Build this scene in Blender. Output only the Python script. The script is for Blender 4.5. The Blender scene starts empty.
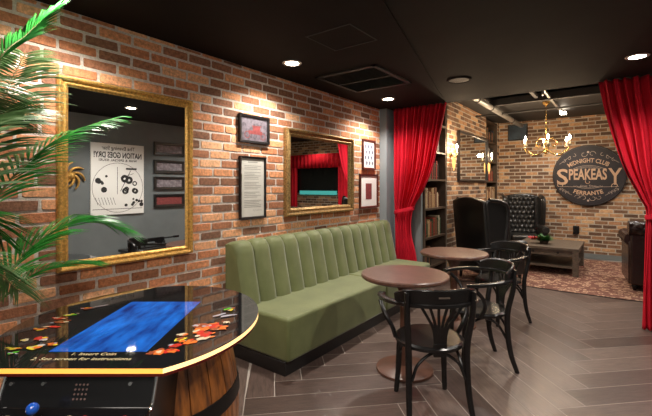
import bpy, bmesh, math, random
from mathutils import Vector, Matrix
random.seed(7)
S = bpy.context.scene
COL = S.collection
PI = math.pi

# ------------------------------------------------------------------ materials
def mat(name, color=(.5, .5, .5), rough=.5, metal=0, spec=.5, emit=None, estr=0, coat=0, ior=None,
        noise=0, nscale=20, bump=0, bscale=40, color2=None, stretch=None, sheen=0, bdist=.01):
    m = bpy.data.materials.new(name); m.use_nodes = True
    nt = m.node_tree; N = nt.nodes; L = nt.links
    b = N['Principled BSDF']
    b.inputs['Base Color'].default_value = (*color, 1)
    b.inputs['Roughness'].default_value = rough
    b.inputs['Metallic'].default_value = metal
    b.inputs['Specular IOR Level'].default_value = spec
    if ior: b.inputs['IOR'].default_value = ior
    if coat: b.inputs['Coat Weight'].default_value = coat; b.inputs['Coat Roughness'].default_value = .05
    if sheen: b.inputs['Sheen Weight'].default_value = sheen; b.inputs['Sheen Roughness'].default_value = .4
    if emit: b.inputs['Emission Color'].default_value = (*emit, 1); b.inputs['Emission Strength'].default_value = estr
    if noise or bump:
        tc = N.new('ShaderNodeTexCoord'); mp = N.new('ShaderNodeMapping'); L.new(tc.outputs['Object'], mp.inputs[0])
        if stretch: mp.inputs['Scale'].default_value = stretch
    if noise:
        n = N.new('ShaderNodeTexNoise'); n.inputs['Scale'].default_value = nscale; n.inputs['Detail'].default_value = 6
        L.new(mp.outputs[0], n.inputs['Vector'])
        r = N.new('ShaderNodeValToRGB'); r.color_ramp.elements[0].position = .35; r.color_ramp.elements[1].position = .65
        c2 = color2 or tuple(c*(1-noise) for c in color)
        r.color_ramp.elements[0].color = (*c2, 1); r.color_ramp.elements[1].color = (*color, 1)
        L.new(n.outputs['Fac'], r.inputs[0]); L.new(r.outputs[0], b.inputs['Base Color'])
    if bump:
        n = N.new('ShaderNodeTexNoise'); n.inputs['Scale'].default_value = bscale; n.inputs['Detail'].default_value = 5
        L.new(mp.outputs[0], n.inputs['Vector'])
        bp = N.new('ShaderNodeBump'); bp.inputs['Strength'].default_value = bump; bp.inputs['Distance'].default_value = bdist
        L.new(n.outputs['Fac'], bp.inputs['Height']); L.new(bp.outputs[0], b.inputs['Normal'])
    return m

def attr_mat(name, stops, rough, bump, bscale, grain=None, spec=.4, mix=.35, nscale=25):
    """colour ramp over a per-piece random attribute 'rnd', mottled with noise"""
    m = bpy.data.materials.new(name); m.use_nodes = True
    nt = m.node_tree; N = nt.nodes; L = nt.links; b = N['Principled BSDF']
    b.inputs['Roughness'].default_value = rough; b.inputs['Specular IOR Level'].default_value = spec
    a = N.new('ShaderNodeAttribute'); a.attribute_name = 'rnd'
    r = N.new('ShaderNodeValToRGB'); cr = r.color_ramp
    while len(cr.elements) < len(stops): cr.elements.new(.5)
    for e, (p, c) in zip(cr.elements, stops): e.position = p; e.color = (*c, 1)
    L.new(a.outputs['Fac'], r.inputs[0])
    n = N.new('ShaderNodeTexNoise'); n.inputs['Scale'].default_value = nscale; n.inputs['Detail'].default_value = 8; n.inputs['Roughness'].default_value = .7
    if grain:
        uv = N.new('ShaderNodeUVMap'); uv.uv_map = 'UVMap'; mp = N.new('ShaderNodeMapping'); mp.inputs['Scale'].default_value = grain
        L.new(uv.outputs[0], mp.inputs[0]); L.new(mp.outputs[0], n.inputs['Vector'])
    else:
        tc = N.new('ShaderNodeTexCoord'); L.new(tc.outputs['Object'], n.inputs['Vector'])
    mr = N.new('ShaderNodeMapRange'); mr.inputs['From Min'].default_value = .3; mr.inputs['From Max'].default_value = .7
    mr.inputs['To Min'].default_value = 1-mix; mr.inputs['To Max'].default_value = 1+mix
    L.new(n.outputs['Fac'], mr.inputs['Value'])
    mx = N.new('ShaderNodeVectorMath'); mx.operation = 'SCALE'
    L.new(r.outputs[0], mx.inputs[0]); L.new(mr.outputs[0], mx.inputs['Scale']); L.new(mx.outputs[0], b.inputs['Base Color'])
    if bump:
        bp = N.new('ShaderNodeBump'); bp.inputs['Strength'].default_value = bump; bp.inputs['Distance'].default_value = .004
        n2 = N.new('ShaderNodeTexNoise'); n2.inputs['Scale'].default_value = bscale; n2.inputs['Detail'].default_value = 6
        if grain: L.new(mp.outputs[0], n2.inputs['Vector'])
        else: L.new(tc.outputs['Object'], n2.inputs['Vector'])
        L.new(n2.outputs['Fac'], bp.inputs['Height']); L.new(bp.outputs[0], b.inputs['Normal'])
    return m

M = {}
M['brick'] = attr_mat('brick', [(0, (.20, .10, .06)), (.16, (.32, .14, .075)), (.36, (.54, .21, .095)), (.72, (.72, .33, .155)), (1, (.82, .47, .26))], .85, .8, 90, mix=.5, nscale=38)
M['mortar'] = mat('mortar', (.72, .64, .565), .95, noise=.25, nscale=60, bump=.5, bscale=120)
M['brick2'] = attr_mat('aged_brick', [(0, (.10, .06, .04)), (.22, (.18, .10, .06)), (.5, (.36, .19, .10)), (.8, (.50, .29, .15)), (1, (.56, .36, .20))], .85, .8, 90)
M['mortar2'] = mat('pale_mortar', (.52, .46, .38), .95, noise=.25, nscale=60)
M['plank'] = attr_mat('plank', [(0, (.055, .034, .028)), (.5, (.094, .063, .053)), (1, (.135, .096, .080))], .33, .25, 8, grain=(3, 26, 1), spec=.45, mix=.45, nscale=2.2)
M['grout'] = mat('grout', (.42, .37, .33), .85)
M['ceil_brown'] = mat('ceil_brown', (.0105, .0075, .0070), .75, spec=.12, noise=.2, nscale=3)
M['ceil_grey'] = mat('ceil_grey', (.0185, .0155, .0145), .75, spec=.15, noise=.2, nscale=3)
M['slate'] = mat('slate', (.17, .19, .195), .8, noise=.12, nscale=4)
M['slate_light'] = mat('slate_light', (.27, .30, .32), .7, noise=.1, nscale=4)
M['blackpaint'] = mat('blackpaint', (.014, .013, .013), .6)
M['concrete'] = mat('concrete', (.24, .23, .22), .9, noise=.3, nscale=5, bump=.3, bscale=30)
M['steel'] = mat('steel', (.55, .55, .53), .35, metal=.8, noise=.2, nscale=12)
M['gold'] = mat('gold', (.80, .46, .12), .38, metal=.6, noise=.45, nscale=70, bump=.9, bscale=110, bdist=.004)
M['gold2'] = mat('antique_gold', (.46, .29, .11), .38, metal=.65, noise=.6, nscale=60, bump=1, bscale=75, bdist=.008)
M['brass'] = mat('brass', (.70, .46, .16), .25, metal=.95)
M['mirror'] = mat('mirror', (.86, .88, .88), .01, metal=1)
M['blackframe'] = mat('blackframe', (.014, .012, .012), .35)
M['redframe'] = mat('mahogany', (.10, .022, .014), .4, noise=.3, nscale=30)
M['paper'] = mat('paper', (.62, .60, .54), .8, noise=.08, nscale=9)
M['white'] = mat('white_print', (.86, .85, .82), .8)
M['ink'] = mat('ink', (.02, .02, .02), .7)
M['photo_grey'] = mat('photo_grey', (.30, .26, .29), .5, noise=.55, nscale=22)
M['photo_red'] = mat('photo_red', (.28, .06, .06), .5, noise=.4, nscale=40)
M['velvet'] = mat('green_velvet', (.140, .158, .056), .62, noise=.22, nscale=5, sheen=.35, bump=.15, bscale=120, color2=(.105, .121, .040))
M['plinth'] = mat('plinth', (.012, .011, .011), .4)
M['red'] = mat('red_velvet', (.62, .014, .034), .75, noise=.15, nscale=6, spec=.15)
M['tabletop'] = mat('walnut', (.130, .060, .040), .34, noise=.5, nscale=7, stretch=(2, 14, 2), color2=(.070, .031, .022), bump=.1, bscale=20)
M['tablebase'] = mat('brown_iron', (.11, .045, .028), .35, noise=.3, nscale=9)
M['blackwood'] = mat('black_bentwood', (.008, .007, .007), .27, spec=.45)
M['leather'] = mat('black_leather', (.013, .013, .013), .30, bump=.15, bscale=160, spec=.6)
M['leather_brown'] = mat('oxblood_leather', (.022, .009, .007), .26, bump=.15, bscale=160, spec=.6)
M['darkwood'] = mat('dark_wood', (.085, .055, .036), .5, noise=.4, nscale=10, stretch=(3, 3, 1))
M['greywood'] = mat('weathered_wood', (.15, .115, .085), .5, noise=.45, nscale=9, stretch=(2, 12, 4))
M['frond'] = mat('frond', (.035, .28, .035), .32, noise=.5, nscale=14, color2=(.012, .15, .02))
M['frond_pale'] = mat('frond_pale', (.20, .33, .12), .4, noise=.5, nscale=14, color2=(.06, .20, .05))
M['stem'] = mat('palm_stem', (.16, .15, .05), .5)
M['terracotta'] = mat('terracotta', (.07, .05, .045), .6, bump=.2)
M['soil'] = mat('soil', (.03, .02, .013), .95, bump=.6)
M['gloss_black'] = mat('gloss_black', (.010, .010, .011), .04, ior=1.75)
M['cab_black'] = mat('cab_black', (.008, .008, .009), .22)
M['chrome'] = mat('chrome', (.7, .7, .7), .12, metal=1)
M['oak'] = mat('barrel_oak', (.50, .17, .035), .33, noise=.8, nscale=5, stretch=(7, 7, 1.0), color2=(.12, .04, .014), coat=.4)
M['hoop'] = mat('hoop_iron', (.012, .011, .011), .4, metal=.3)
M['led'] = mat('led_strip', (1, .7, .2), .5, emit=(1, .25, .006), estr=.95)
M['led_pale'] = mat('led_strip_pale', (1, .85, .5), .5, emit=(1, .56, .20), estr=1.05)
M['bluepl'] = mat('blue_plastic', (.01, .09, .5), .1, coat=1)
M['lens'] = mat('lamp_lens', (1, 1, 1), .5, emit=(1, .86, .68), estr=22)
M['bulb'] = mat('bulb', (1, 1, 1), .5, emit=(1, .72, .42), estr=55)
M['whitepl'] = mat('white_plastic', (.6, .58, .55), .4)
M['candle'] = mat('candle', (.7, .62, .45), .5)
M['signboard'] = mat('signboard', (.014, .011, .017), .55, noise=.4, nscale=8)
M['signrim'] = mat('signrim', (.012, .010, .012), .4)
M['signgold'] = mat('sign_letters', (.48, .31, .20), .5)
M['signwhite'] = mat('sign_small', (.42, .33, .27), .6)
M['bluepic'] = mat('bluepic', (.025, .05, .08), .5, noise=.6, nscale=6)
M['teal'] = mat('teal_picture', (.05, .22, .22), .4, emit=(.08, .5, .45), estr=.5)
M['blackscreen'] = mat('black_screen', (.008, .010, .010), .25)
M['amber'] = mat('amber_glass', (.5, .28, .08), .1, emit=(1, .5, .15), estr=1.2)
M['flower'] = mat('red_flower', (.5, .02, .02), .5)
M['leaf'] = mat('dark_leaf', (.06, .20, .05), .5, noise=.4, nscale=30)
for k, c in dict(red=(.55, .03, .02), green=(.10, .45, .03), yellow=(.72, .60, .04), orange=(.75, .17, .03), cream=(.66, .56, .38), grey=(.42, .41, .48), brown=(.30, .07, .03)).items():
    M['art_'+k] = mat('art_'+k, c, .15)
M['arttext'] = mat('art_text', (.62, .52, .30), .2)
BOOKC = dict(brown=(0.24, 0.105, 0.053), tan=(0.6, 0.39, 0.195), red=(0.45, 0.053, 0.03), green=(.06, .10, .05), black=(.02, .018, .016), grey=(.35, .34, .32), cream=(0.75, 0.63, 0.42), navy=(.03, .04, .08))
for k, c in BOOKC.items(): M['book_'+k] = mat('book_'+k, c, .55, noise=.5, nscale=45)

# blue arcade screen
def screen_mat():
    m = bpy.data.materials.new('blue_screen'); m.use_nodes = True; nt = m.node_tree; N = nt.nodes; L = nt.links; b = N['Principled BSDF']
    b.inputs['Base Color'].default_value = (.01, .02, .05, 1); b.inputs['Roughness'].default_value = .04; b.inputs['IOR'].default_value = 1.75
    tc = N.new('ShaderNodeTexCoord'); mp = N.new('ShaderNodeMapping'); mp.inputs['Scale'].default_value = (5, 1.4, 1); L.new(tc.outputs['Object'], mp.inputs[0])
    n = N.new('ShaderNodeTexNoise'); n.inputs['Scale'].default_value = 3.5; n.inputs['Detail'].default_value = 3; L.new(mp.outputs[0], n.inputs['Vector'])
    r = N.new('ShaderNodeValToRGB'); r.color_ramp.elements[0].position = .3; r.color_ramp.elements[0].color = (.001, .012, .16, 1)
    r.color_ramp.elements[1].position = .72; r.color_ramp.elements[1].color = (.012, .20, .80, 1)
    L.new(n.outputs['Fac'], r.inputs[0]); L.new(r.outputs[0], b.inputs['Emission Color']); b.inputs['Emission Strength'].default_value = .75
    return m
M['screen'] = screen_mat()
def rug_mat():
    m = bpy.data.materials.new('rug_pattern'); m.use_nodes = True; nt = m.node_tree; N = nt.nodes; L = nt.links; b = N['Principled BSDF']
    b.inputs['Roughness'].default_value = .95
    tc = N.new('ShaderNodeTexCoord')
    v = N.new('ShaderNodeTexVoronoi'); v.inputs['Scale'].default_value = 13; L.new(tc.outputs['Object'], v.inputs['Vector'])
    n = N.new('ShaderNodeTexNoise'); n.inputs['Scale'].default_value = 28; n.inputs['Detail'].default_value = 5; L.new(tc.outputs['Object'], n.inputs['Vector'])
    ad = N.new('ShaderNodeMath'); ad.operation = 'ADD'; L.new(v.outputs['Distance'], ad.inputs[0]); L.new(n.outputs['Fac'], ad.inputs[1])
    r = N.new('ShaderNodeValToRGB'); cr = r.color_ramp
    for _ in range(2): cr.elements.new(.5)
    for e, (p, c) in zip(cr.elements, [(.60, (.09, .035, .024)), (.74, (.26, .12, .075)), (.86, (.55, .37, .25)), (.98, (.14, .055, .038))]): e.position = p; e.color = (*c, 1)
    L.new(ad.outputs[0], r.inputs[0]); L.new(r.outputs[0], b.inputs['Base Color'])
    return m
M['rug'] = rug_mat()
M['rugedge'] = mat('rug_edge', (.035, .02, .015), .9)

# ------------------------------------------------------------------ mesh helper
class MB:
    def __init__(s): s.bm = bmesh.new()
    def add(s, vs, fs, X=None):
        V = [s.bm.verts.new((X @ Vector(v)) if X else Vector(v)) for v in vs]
        out = []
        for f in fs:
            try: out.append(s.bm.faces.new([V[i] for i in f]))
            except ValueError: pass
        return out
    def box(s, c, d, X=None, taper=1):
        cx, cy, cz = c; a, b, h = d[0]/2, d[1]/2, d[2]/2; t = taper
        vs = [(cx-a*t, cy-b*t, cz-h), (cx+a*t, cy-b*t, cz-h), (cx+a*t, cy+b*t, cz-h), (cx-a*t, cy+b*t, cz-h),
              (cx-a, cy-b, cz+h), (cx+a, cy-b, cz+h), (cx+a, cy+b, cz+h), (cx-a, cy+b, cz+h)]
        s.add(vs, [(3, 2, 1, 0), (4, 5, 6, 7), (0, 1, 5, 4), (1, 2, 6, 5), (2, 3, 7, 6), (3, 0, 4, 7)], X); return s
    def loft(s, rings, cap=True, closed=True):
        n = len(rings[0]); vs = [p for r in rings for p in r]; fs = []
        for i in range(len(rings)-1):
            for j in range(n if closed else n-1):
                k = (j+1) % n; fs.append((i*n+j, i*n+k, (i+1)*n+k, (i+1)*n+j))
        if cap and closed:
            fs.append(tuple(reversed(range(n)))); fs.append(tuple((len(rings)-1)*n+j for j in range(n)))
        s.add(vs, fs); return s
    def tube(s, pts, r, seg=10, flat=None, up=None):
        """round tube (r float/list); flat=(w,h) gives a rounded rectangular strip, w horizontal across the path, h along up"""
        P = [Vector(p) for p in pts]; n = len(P); R = r if isinstance(r, (list, tuple)) else [r]*n; rings = []
        prev = None
        for i, p in enumerate(P):
            t = (P[min(i+1, n-1)]-P[max(i-1, 0)]).normalized()
            if up is not None: a = t.cross(Vector(up)); a = a.normalized() if a.length > 1e-5 else Vector((1, 0, 0))
            else:
                ref = prev if prev is not None else (Vector((0, 0, 1)) if abs(t.z) < .9 else Vector((1, 0, 0)))
                a = (ref - t*ref.dot(t)); a = a.normalized() if a.length > 1e-6 else t.orthogonal().normalized()
                prev = a
            b = a.cross(t).normalized()
            if flat:
                w, h = flat[0]/2*R[i], flat[1]/2*R[i]; k = .7
                o = [(-w, -h*k), (-w*k, -h), (w*k, -h), (w, -h*k), (w, h*k), (w*k, h), (-w*k, h), (-w, h*k)]
                rings.append([tuple(p+a*x+b*y) for x, y in o])
            else:
                rings.append([tuple(p+a*math.cos(2*PI*j/seg)*R[i]+b*math.sin(2*PI*j/seg)*R[i]) for j in range(seg)])
        return s.loft(rings)
    def lathe(s, prof, seg=32, c=(0, 0, 0), sy=1):
        rings = [[(c[0]+max(r, 1e-4)*math.cos(2*PI*j/seg), c[1]+sy*max(r, 1e-4)*math.sin(2*PI*j/seg), c[2]+z) for j in range(seg)] for r, z in prof]
        return s.loft(rings)
    def prism(s, poly, a0, a1, axis='z'):
        def f(p, a): return {'z': (p[0], p[1], a), 'x': (a, p[0], p[1]), 'y': (p[0], a, p[1])}[axis]
        return s.loft([[f(p, a0) for p in poly], [f(p, a1) for p in poly]])
    def grid(s, fn, nu, nv, closed=False):
        vs = [fn(i/nu, j/nv) for j in range(nv+1) for i in range(nu+1)]
        fs = [(j*(nu+1)+i, j*(nu+1)+i+1, (j+1)*(nu+1)+i+1, (j+1)*(nu+1)+i) for j in range(nv) for i in range(nu)]
        s.add(vs, fs); return s
    def ball(s, c, r, sx=1, sy=1, sz=1, u=14, v=9):
        rings = []
        for i in range(v+1):
            a = -PI/2+PI*i/v; rr = max(math.cos(a), .01)*r
            rings.append([(c[0]+rr*sx*math.cos(2*PI*j/u), c[1]+rr*sy*math.sin(2*PI*j/u), c[2]+r*sz*math.sin(a)) for j in range(u)])
        return s.loft(rings)
    def build(s, name, m, parent=None, smooth=False, bevel=0, bseg=2, solid=0, subd=0, fix=True):
        if fix: bmesh.ops.recalc_face_normals(s.bm, faces=s.bm.faces)
        me = bpy.data.meshes.new(name); s.bm.to_mesh(me); s.bm.free()
        for x in (m if isinstance(m, (list, tuple)) else [m]): me.materials.append(x)
        o = bpy.data.objects.new(name, me); COL.objects.link(o)
        if parent: o.parent = parent
        if solid: k = o.modifiers.new('solid', 'SOLIDIFY'); k.thickness = solid; k.offset = 0
        if bevel: k = o.modifiers.new('bevel', 'BEVEL'); k.width = bevel; k.segments = bseg; k.limit_method = 'ANGLE'; k.angle_limit = .6; smooth = True
        if subd: k = o.modifiers.new('subd', 'SUBSURF'); k.levels = k.render_levels = subd; smooth = True
        if smooth:
            for p in me.polygons: p.use_smooth = True
            if not subd: me.set_sharp_from_angle(angle=.7)
        return o

def tag(o, label=None, cat=None, group=None, kind=None):
    if label: o['label'] = label
    if cat: o['category'] = cat
    if group: o['group'] = group
    if kind: o['kind'] = kind
    return o
def thing(name, loc, rz=0, label=None, cat=None, group=None):
    o = bpy.data.objects.new(name, None); COL.objects.link(o); o.location = loc; o.rotation_euler = (0, 0, rz); o.empty_display_size = .1
    return tag(o, label, cat, group)
def copy_tree(o, parent=None):
    c = o.copy(); COL.objects.link(c)
    if parent: c.parent = parent
    for ch in list(o.children): copy_tree(ch, c)
    return c
def dup(root, loc, rz, label, group=None):
    c = copy_tree(root); c.location = loc; c.rotation_euler = (0, 0, rz); c['label'] = label
    if group: c['group'] = group
    return c
def bez(p, n):
    """smooth Catmull-Rom through points"""
    P = [Vector(x) for x in p]; P = [2*P[0]-P[1]]+P+[2*P[-1]-P[-2]]; out = []
    m = len(P)-3
    for i in range(m):
        a, b, c, d = P[i:i+4]; k = n//m
        for j in range(k+(1 if i == m-1 else 0)):
            t = j/k; out.append(.5*((2*b)+(c-a)*t+(2*a-5*b+4*c-d)*t*t+(3*b-a-3*c+d)*t**3))
    return out
def text_into(mb, s, size, fn, offset=0, fit=None):
    """add the flat lettering of s, centred; fn maps (x, y) to a 3D point"""
    cu = bpy.data.curves.new('t', 'FONT'); cu.body = s; cu.size = size; cu.align_x = 'CENTER'; cu.align_y = 'CENTER'; cu.offset = offset; cu.resolution_u = 3
    o = bpy.data.objects.new('t', cu); COL.objects.link(o); bpy.context.view_layer.update()
    me = o.evaluated_get(bpy.context.evaluated_depsgraph_get()).to_mesh()
    xs = [v.co.x for v in me.vertices]; k = fit/(max(xs)-min(xs)) if fit else 1; xm = (max(xs)+min(xs))/2 if fit else 0
    mb.add([fn((v.co.x-xm)*k, v.co.y) for v in me.vertices], [tuple(p.vertices) for p in me.polygons])
    o.to_mesh_clear() if False else None
    bpy.data.objects.remove(o); bpy.data.curves.remove(cu)

# ------------------------------------------------------------------ room shell
def struct(o): o['kind'] = 'structure'; return o
def slab(name, m, c, d): return struct(MB().box(c, d).build(name, m))

def brick_wall(name, O, U, Nn, width, height, mats, seed, holes=(), rh=.0772, bl=.226, mj=.0165, lo=0.0):
    """real bricks standing 7 mm proud of a mortar slab.  O lower-left corner on the wall face, U along, Nn outwards"""
    rg = random.Random(seed); O = Vector(O); U = Vector(U); Nn = Vector(Nn); Z = Vector((0, 0, 1))
    bm = bmesh.new(); lay = bm.faces.layers.float.new('rnd') if False else None
    vals = []; mids = []
    def P(u, z, n): return bm.verts.new(O+U*u+Z*z+Nn*n)
    def face(vs, val, mi): f = bm.faces.new(vs); f.material_index = mi; vals.append(val)
    th = .10
    a = [P(0, 0, -.004), P(width, 0, -.004), P(width, height, -.004), P(0, height, -.004)]
    b = [P(0, 0, -th), P(width, 0, -th), P(width, height, -th), P(0, height, -th)]
    face(a, 0, 1); face(b[::-1], 0, 1)
    for i in range(4): j = (i+1) % 4; face([a[j], a[i], b[i], b[j]], 0, 1)
    rows = int(height/rh)+1
    for r in range(rows):
        z0 = r*rh+mj/2; z1 = min(z0+rh-mj, height)
        if z1-z0 < .01: continue
        u = -(bl*(.5 if r % 2 else 0))-rg.random()*.02
        while u < width:
            L = bl+rg.uniform(-.008, .008); u0 = max(u+mj/2, 0); u1 = min(u+L-mj/2, width); u += L
            if u1-u0 < .02: continue
            if any(u1 > h[0] and u0 < h[1] and z1 > h[2] and z0 < h[3] for h in holes): continue
            v = rg.random(); v = v if rg.random() > .3 else v*.35
            e = .006; dn = rg.uniform(-.001, .002); j = lambda: rg.uniform(-.0022, .0022)
            o4 = [(u0+j(), z0+j()), (u1+j(), z0+j()), (u1+j(), z1+j()), (u0+j(), z1+j())]
            bk = [P(x, z, -.007) for x, z in o4]
            # octagonal rounded front
            fr = []
            for q, (x, z) in enumerate(o4):
                sx = 1 if q in (0, 3) else -1; sz = 1 if q in (0, 1) else -1
                p1 = P(x+sx*e*.4, z+sz*e*2.2, dn); p2 = P(x+sx*e*2.2, z+sz*e*.4, dn)
                fr.append((p1, p2) if q in (0, 2) else (p2, p1))
            ring = [p for q in fr for p in q]
            face(ring, v, 0)
            for q in range(4):
                nx = (q+1) % 4
                face([bk[q], bk[nx], fr[nx][0], fr[q][1]], v, 0)
                face([bk[q], fr[q][1], fr[q][0]], v, 0)
    me = bpy.data.meshes.new(name); bm.to_mesh(me); bm.free()
    at = me.attributes.new('rnd', 'FLOAT', 'FACE'); at.data.foreach_set('value', vals)
    for m_ in mats: me.materials.append(m_)
    o = bpy.data.objects.new(name, me); COL.objects.link(o); return struct(o)

YC = 5.22      # end of the main room / edge of its lowered ceiling
YB = 9.54      # back wall of the lounge alcove
XA = .56       # left wall of the alcove
XR = 3.9       # right wall of the main room
XR2 = 6.3
HC = 2.58; HA = 2.9
b1 = (M['brick'], M['mortar']); b2 = (M['brick2'], M['mortar2'])
brick_wall('wall_left', (0, -1.3, 0), (0, 1, 0), (1, 0, 0), 6.3, HC, b1, 3)
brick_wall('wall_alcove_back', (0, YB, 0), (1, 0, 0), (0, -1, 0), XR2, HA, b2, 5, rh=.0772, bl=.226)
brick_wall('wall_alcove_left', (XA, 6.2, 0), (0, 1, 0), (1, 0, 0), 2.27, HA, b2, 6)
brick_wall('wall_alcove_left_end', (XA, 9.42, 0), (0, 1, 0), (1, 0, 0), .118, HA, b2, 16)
slab('wall_alcove_left_recess', M['blackpaint'], (.10, 7.42, 1.45), (.10, 4.2, 2.9))
slab('wall_return', M['slate'], (.28, 5.27, 1.45), (.50, .06, 2.9))
slab('wall_column', M['slate_light'], (.055, 5.12, HC/2), (.11, .24, HC))
slab('wall_right', M['slate'], (XR+.05, 2.05, 1.3), (.1, 6.6, 2.6))
slab('wall_right_end', M['slate'], (4.95, 5.30, 1.45), (2.7, .1, 2.9))
slab('wall_alcove_right', M['slate'], (XR2+.05, 7.4, 1.45), (.1, 4.4, 2.9))
slab('wall_front', M['slate'], (1.95, -1.3, 1.3), (4.1, .1, 2.6))
slab('baseboard_back', M['slate'], (3.4, YB-.012, .05), (5.7, .022, .10))

# ceilings: the brown lowered field on the left meets the grey one along a diagonal step
mb = MB(); mb.prism([(-.05, -1.35), (2.48, -1.35), (.905, YC), (-.05, YC)], HC, HC+.35)
struct(mb.build('ceiling_left', M['ceil_brown']))
mb = MB(); mb.prism([(2.48, -1.35), (4.05, -1.35), (4.05, YC), (.905, YC)], HC+.012, HC+.36)
struct(mb.build('ceiling', M['ceil_grey']))
slab('ceiling_alcove_slab', M['concrete'], (3.2, 7.4, HA+.25), (6.4, 4.4, .1))
slab('ceiling_alcove_back', M['blackpaint'], (3.2, 8.33, HA+.03), (6.4, 2.5, .06))
slab('ceiling_alcove_side', M['blackpaint'], (.55, 6.15, HA+.03), (.9, 1.88, .06))
slab('trim_1', M['blackpaint'], (3.65, 7.05, HA-.02), (5.3, .07, .10))
slab('trim_2', M['blackpaint'], (3.2, 5.25, 2.76), (6.4, .05, .28))
slab('trim_3', M['blackpaint'], (1.72, 6.15, HA-.01), (.05, 1.75, .05))
# hatch: a thin dark shadow gap in the brown ceiling
mb = MB()
mb.box((1.12, 2.235, HC-.002), (.40, .012, .004)); mb.box((1.315, 2.42, HC-.002), (.012, .38, .004)); mb.box((.93, 2.42, HC-.002), (.012, .38, .004)); mb.box((1.12, 2.605, HC-.002), (.40, .012, .004))
struct(mb.build('trim_4', M['ink']))

# herringbone floor
def herringbone():
    w = .205; n = 6; gap = .0036; bm = bmesh.new(); uvl = bm.loops.layers.uv.new('UVMap'); vals = []; rg = random.Random(11)
    x0, y0 = 2.61, 3.70      # a zigzag vertex of the photo's pattern
    c, s = math.cos(PI/4), math.sin(PI/4)
    def W(u, v): return (x0+(u*c-v*s)*w, y0+(u*s+v*c)*w)
    def quad(u0, v0, u1, v1, horiz):
        g = gap/w/2*1.6; pts = [(u0+g, v0+g), (u1-g, v0+g), (u1-g, v1-g), (u0+g, v1-g)]
        ws = [W(*p) for p in pts]
        if max(p[0] for p in ws) < -.2 or min(p[0] for p in ws) > XR2+.1 or max(p[1] for p in ws) < -1.4 or min(p[1] for p in ws) > YB+.1: return
        ws = [(min(max(p[0], -.08), XR2+.08), min(max(p[1], -1.35), YB+.08)) for p in ws]
        f = bm.faces.new([bm.verts.new((p[0], p[1], 0)) for p in ws]); f.material_index = 0; vals.append(rg.random())
        off = rg.random()*50
        for lp, p in zip(f.loops, pts):
            a, b = (p[0]-u0, p[1]-v0) if horiz else (p[1]-v0, p[0]-u0)
            lp[uvl].uv = (a*w+off, b*w+off)
    R = 70
    for j in range(-R, R):
        for i in range(-R, R):
            k = (i-j) % (2*n)
            if k == 0: quad(i, j, i+n, j+1, True)           # lies along u, row j
            if k == 2*n-1: quad(i, j-n+1+n-1, i+1, j+n, False) # stands along v, column i
    a = [bm.verts.new(p) for p in ((-.1, -1.4, -.0015), (XR2+.1, -1.4, -.0015), (XR2+.1, YB+.1, -.0015), (-.1, YB+.1, -.0015))]
    b = [bm.verts.new((v.co.x, v.co.y, -.1)) for v in a]
    for f in ([a[0], a[1], a[2], a[3]], b[::-1], *[[a[(q+1) % 4], a[q], b[q], b[(q+1) % 4]] for q in range(4)]):
        fc = bm.faces.new(f); fc.material_index = 1; vals.append(0)
    me = bpy.data.meshes.new('floor'); bm.to_mesh(me); bm.free()
    me.attributes.new('rnd', 'FLOAT', 'FACE').data.foreach_set('value', vals)
    me.materials.append(M['plank']); me.materials.append(M['grout'])
    o = bpy.data.objects.new('floor', me); COL.objects.link(o); struct(o)
herringbone()

# ------------------------------------------------------------------ framed things
LW = PI/2; RW = -PI/2
def frame_ring(mb, w, h, fw, d, steps):
    """mitred moulding round a w x h opening-outer size; steps = [(inset 0..1, depth 0..1)...]"""
    rings = []
    for a, dep in steps:
        x = w/2-a*fw; z = h/2-a*fw
        rings.append([(-x, -dep*d, -z), (x, -dep*d, -z), (x, -dep*d, z), (-x, -dep*d, z)])
    mb.loft(rings, cap=False)
def picture(name, loc, rz, w, h, fw, d, fm, inner, im, label, cat, group=None, steps=None, z_in=.4):
    t = thing(name, loc, rz, label, cat, group)
    steps = steps or [(0, 0), (0, 1), (.15, 1), (.9, .85), (1, .6), (1, .2)]
    mb = MB(); frame_ring(mb, w, h, fw, d, steps); mb.build('frame', fm, t)
    p = MB().box((0, -d*z_in/2-.001, 0), (w-2*fw+.004, d*z_in, h-2*fw+.004)).build(inner, im, t)
    return t, -d*z_in-.001

ornate = [(0, 0), (0, .7), (.08, .9), (.2, 1), (.34, .92), (.42, .62), (.56, .55), (.72, .68), (.82, .6), (.92, .42), (1, .35), (1, .1)]
picture('wall_mirror', (0.004, 1.40, 1.542), LW, .955, 1.228, .064, .040, M['gold'], 'mirror_glass', M['mirror'],
        'large gold framed wall mirror beside the palm, reflecting a newspaper poster', 'mirror', steps=ornate, z_in=.3)
picture('wall_mirror', (0.004, 3.60, 1.612), LW, 1.265, .925, .085, .062, M['gold2'], 'mirror_glass', M['mirror'],
        'wide ornate gold framed mirror hanging above the green bench', 'mirror', steps=ornate, z_in=.25)
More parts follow.
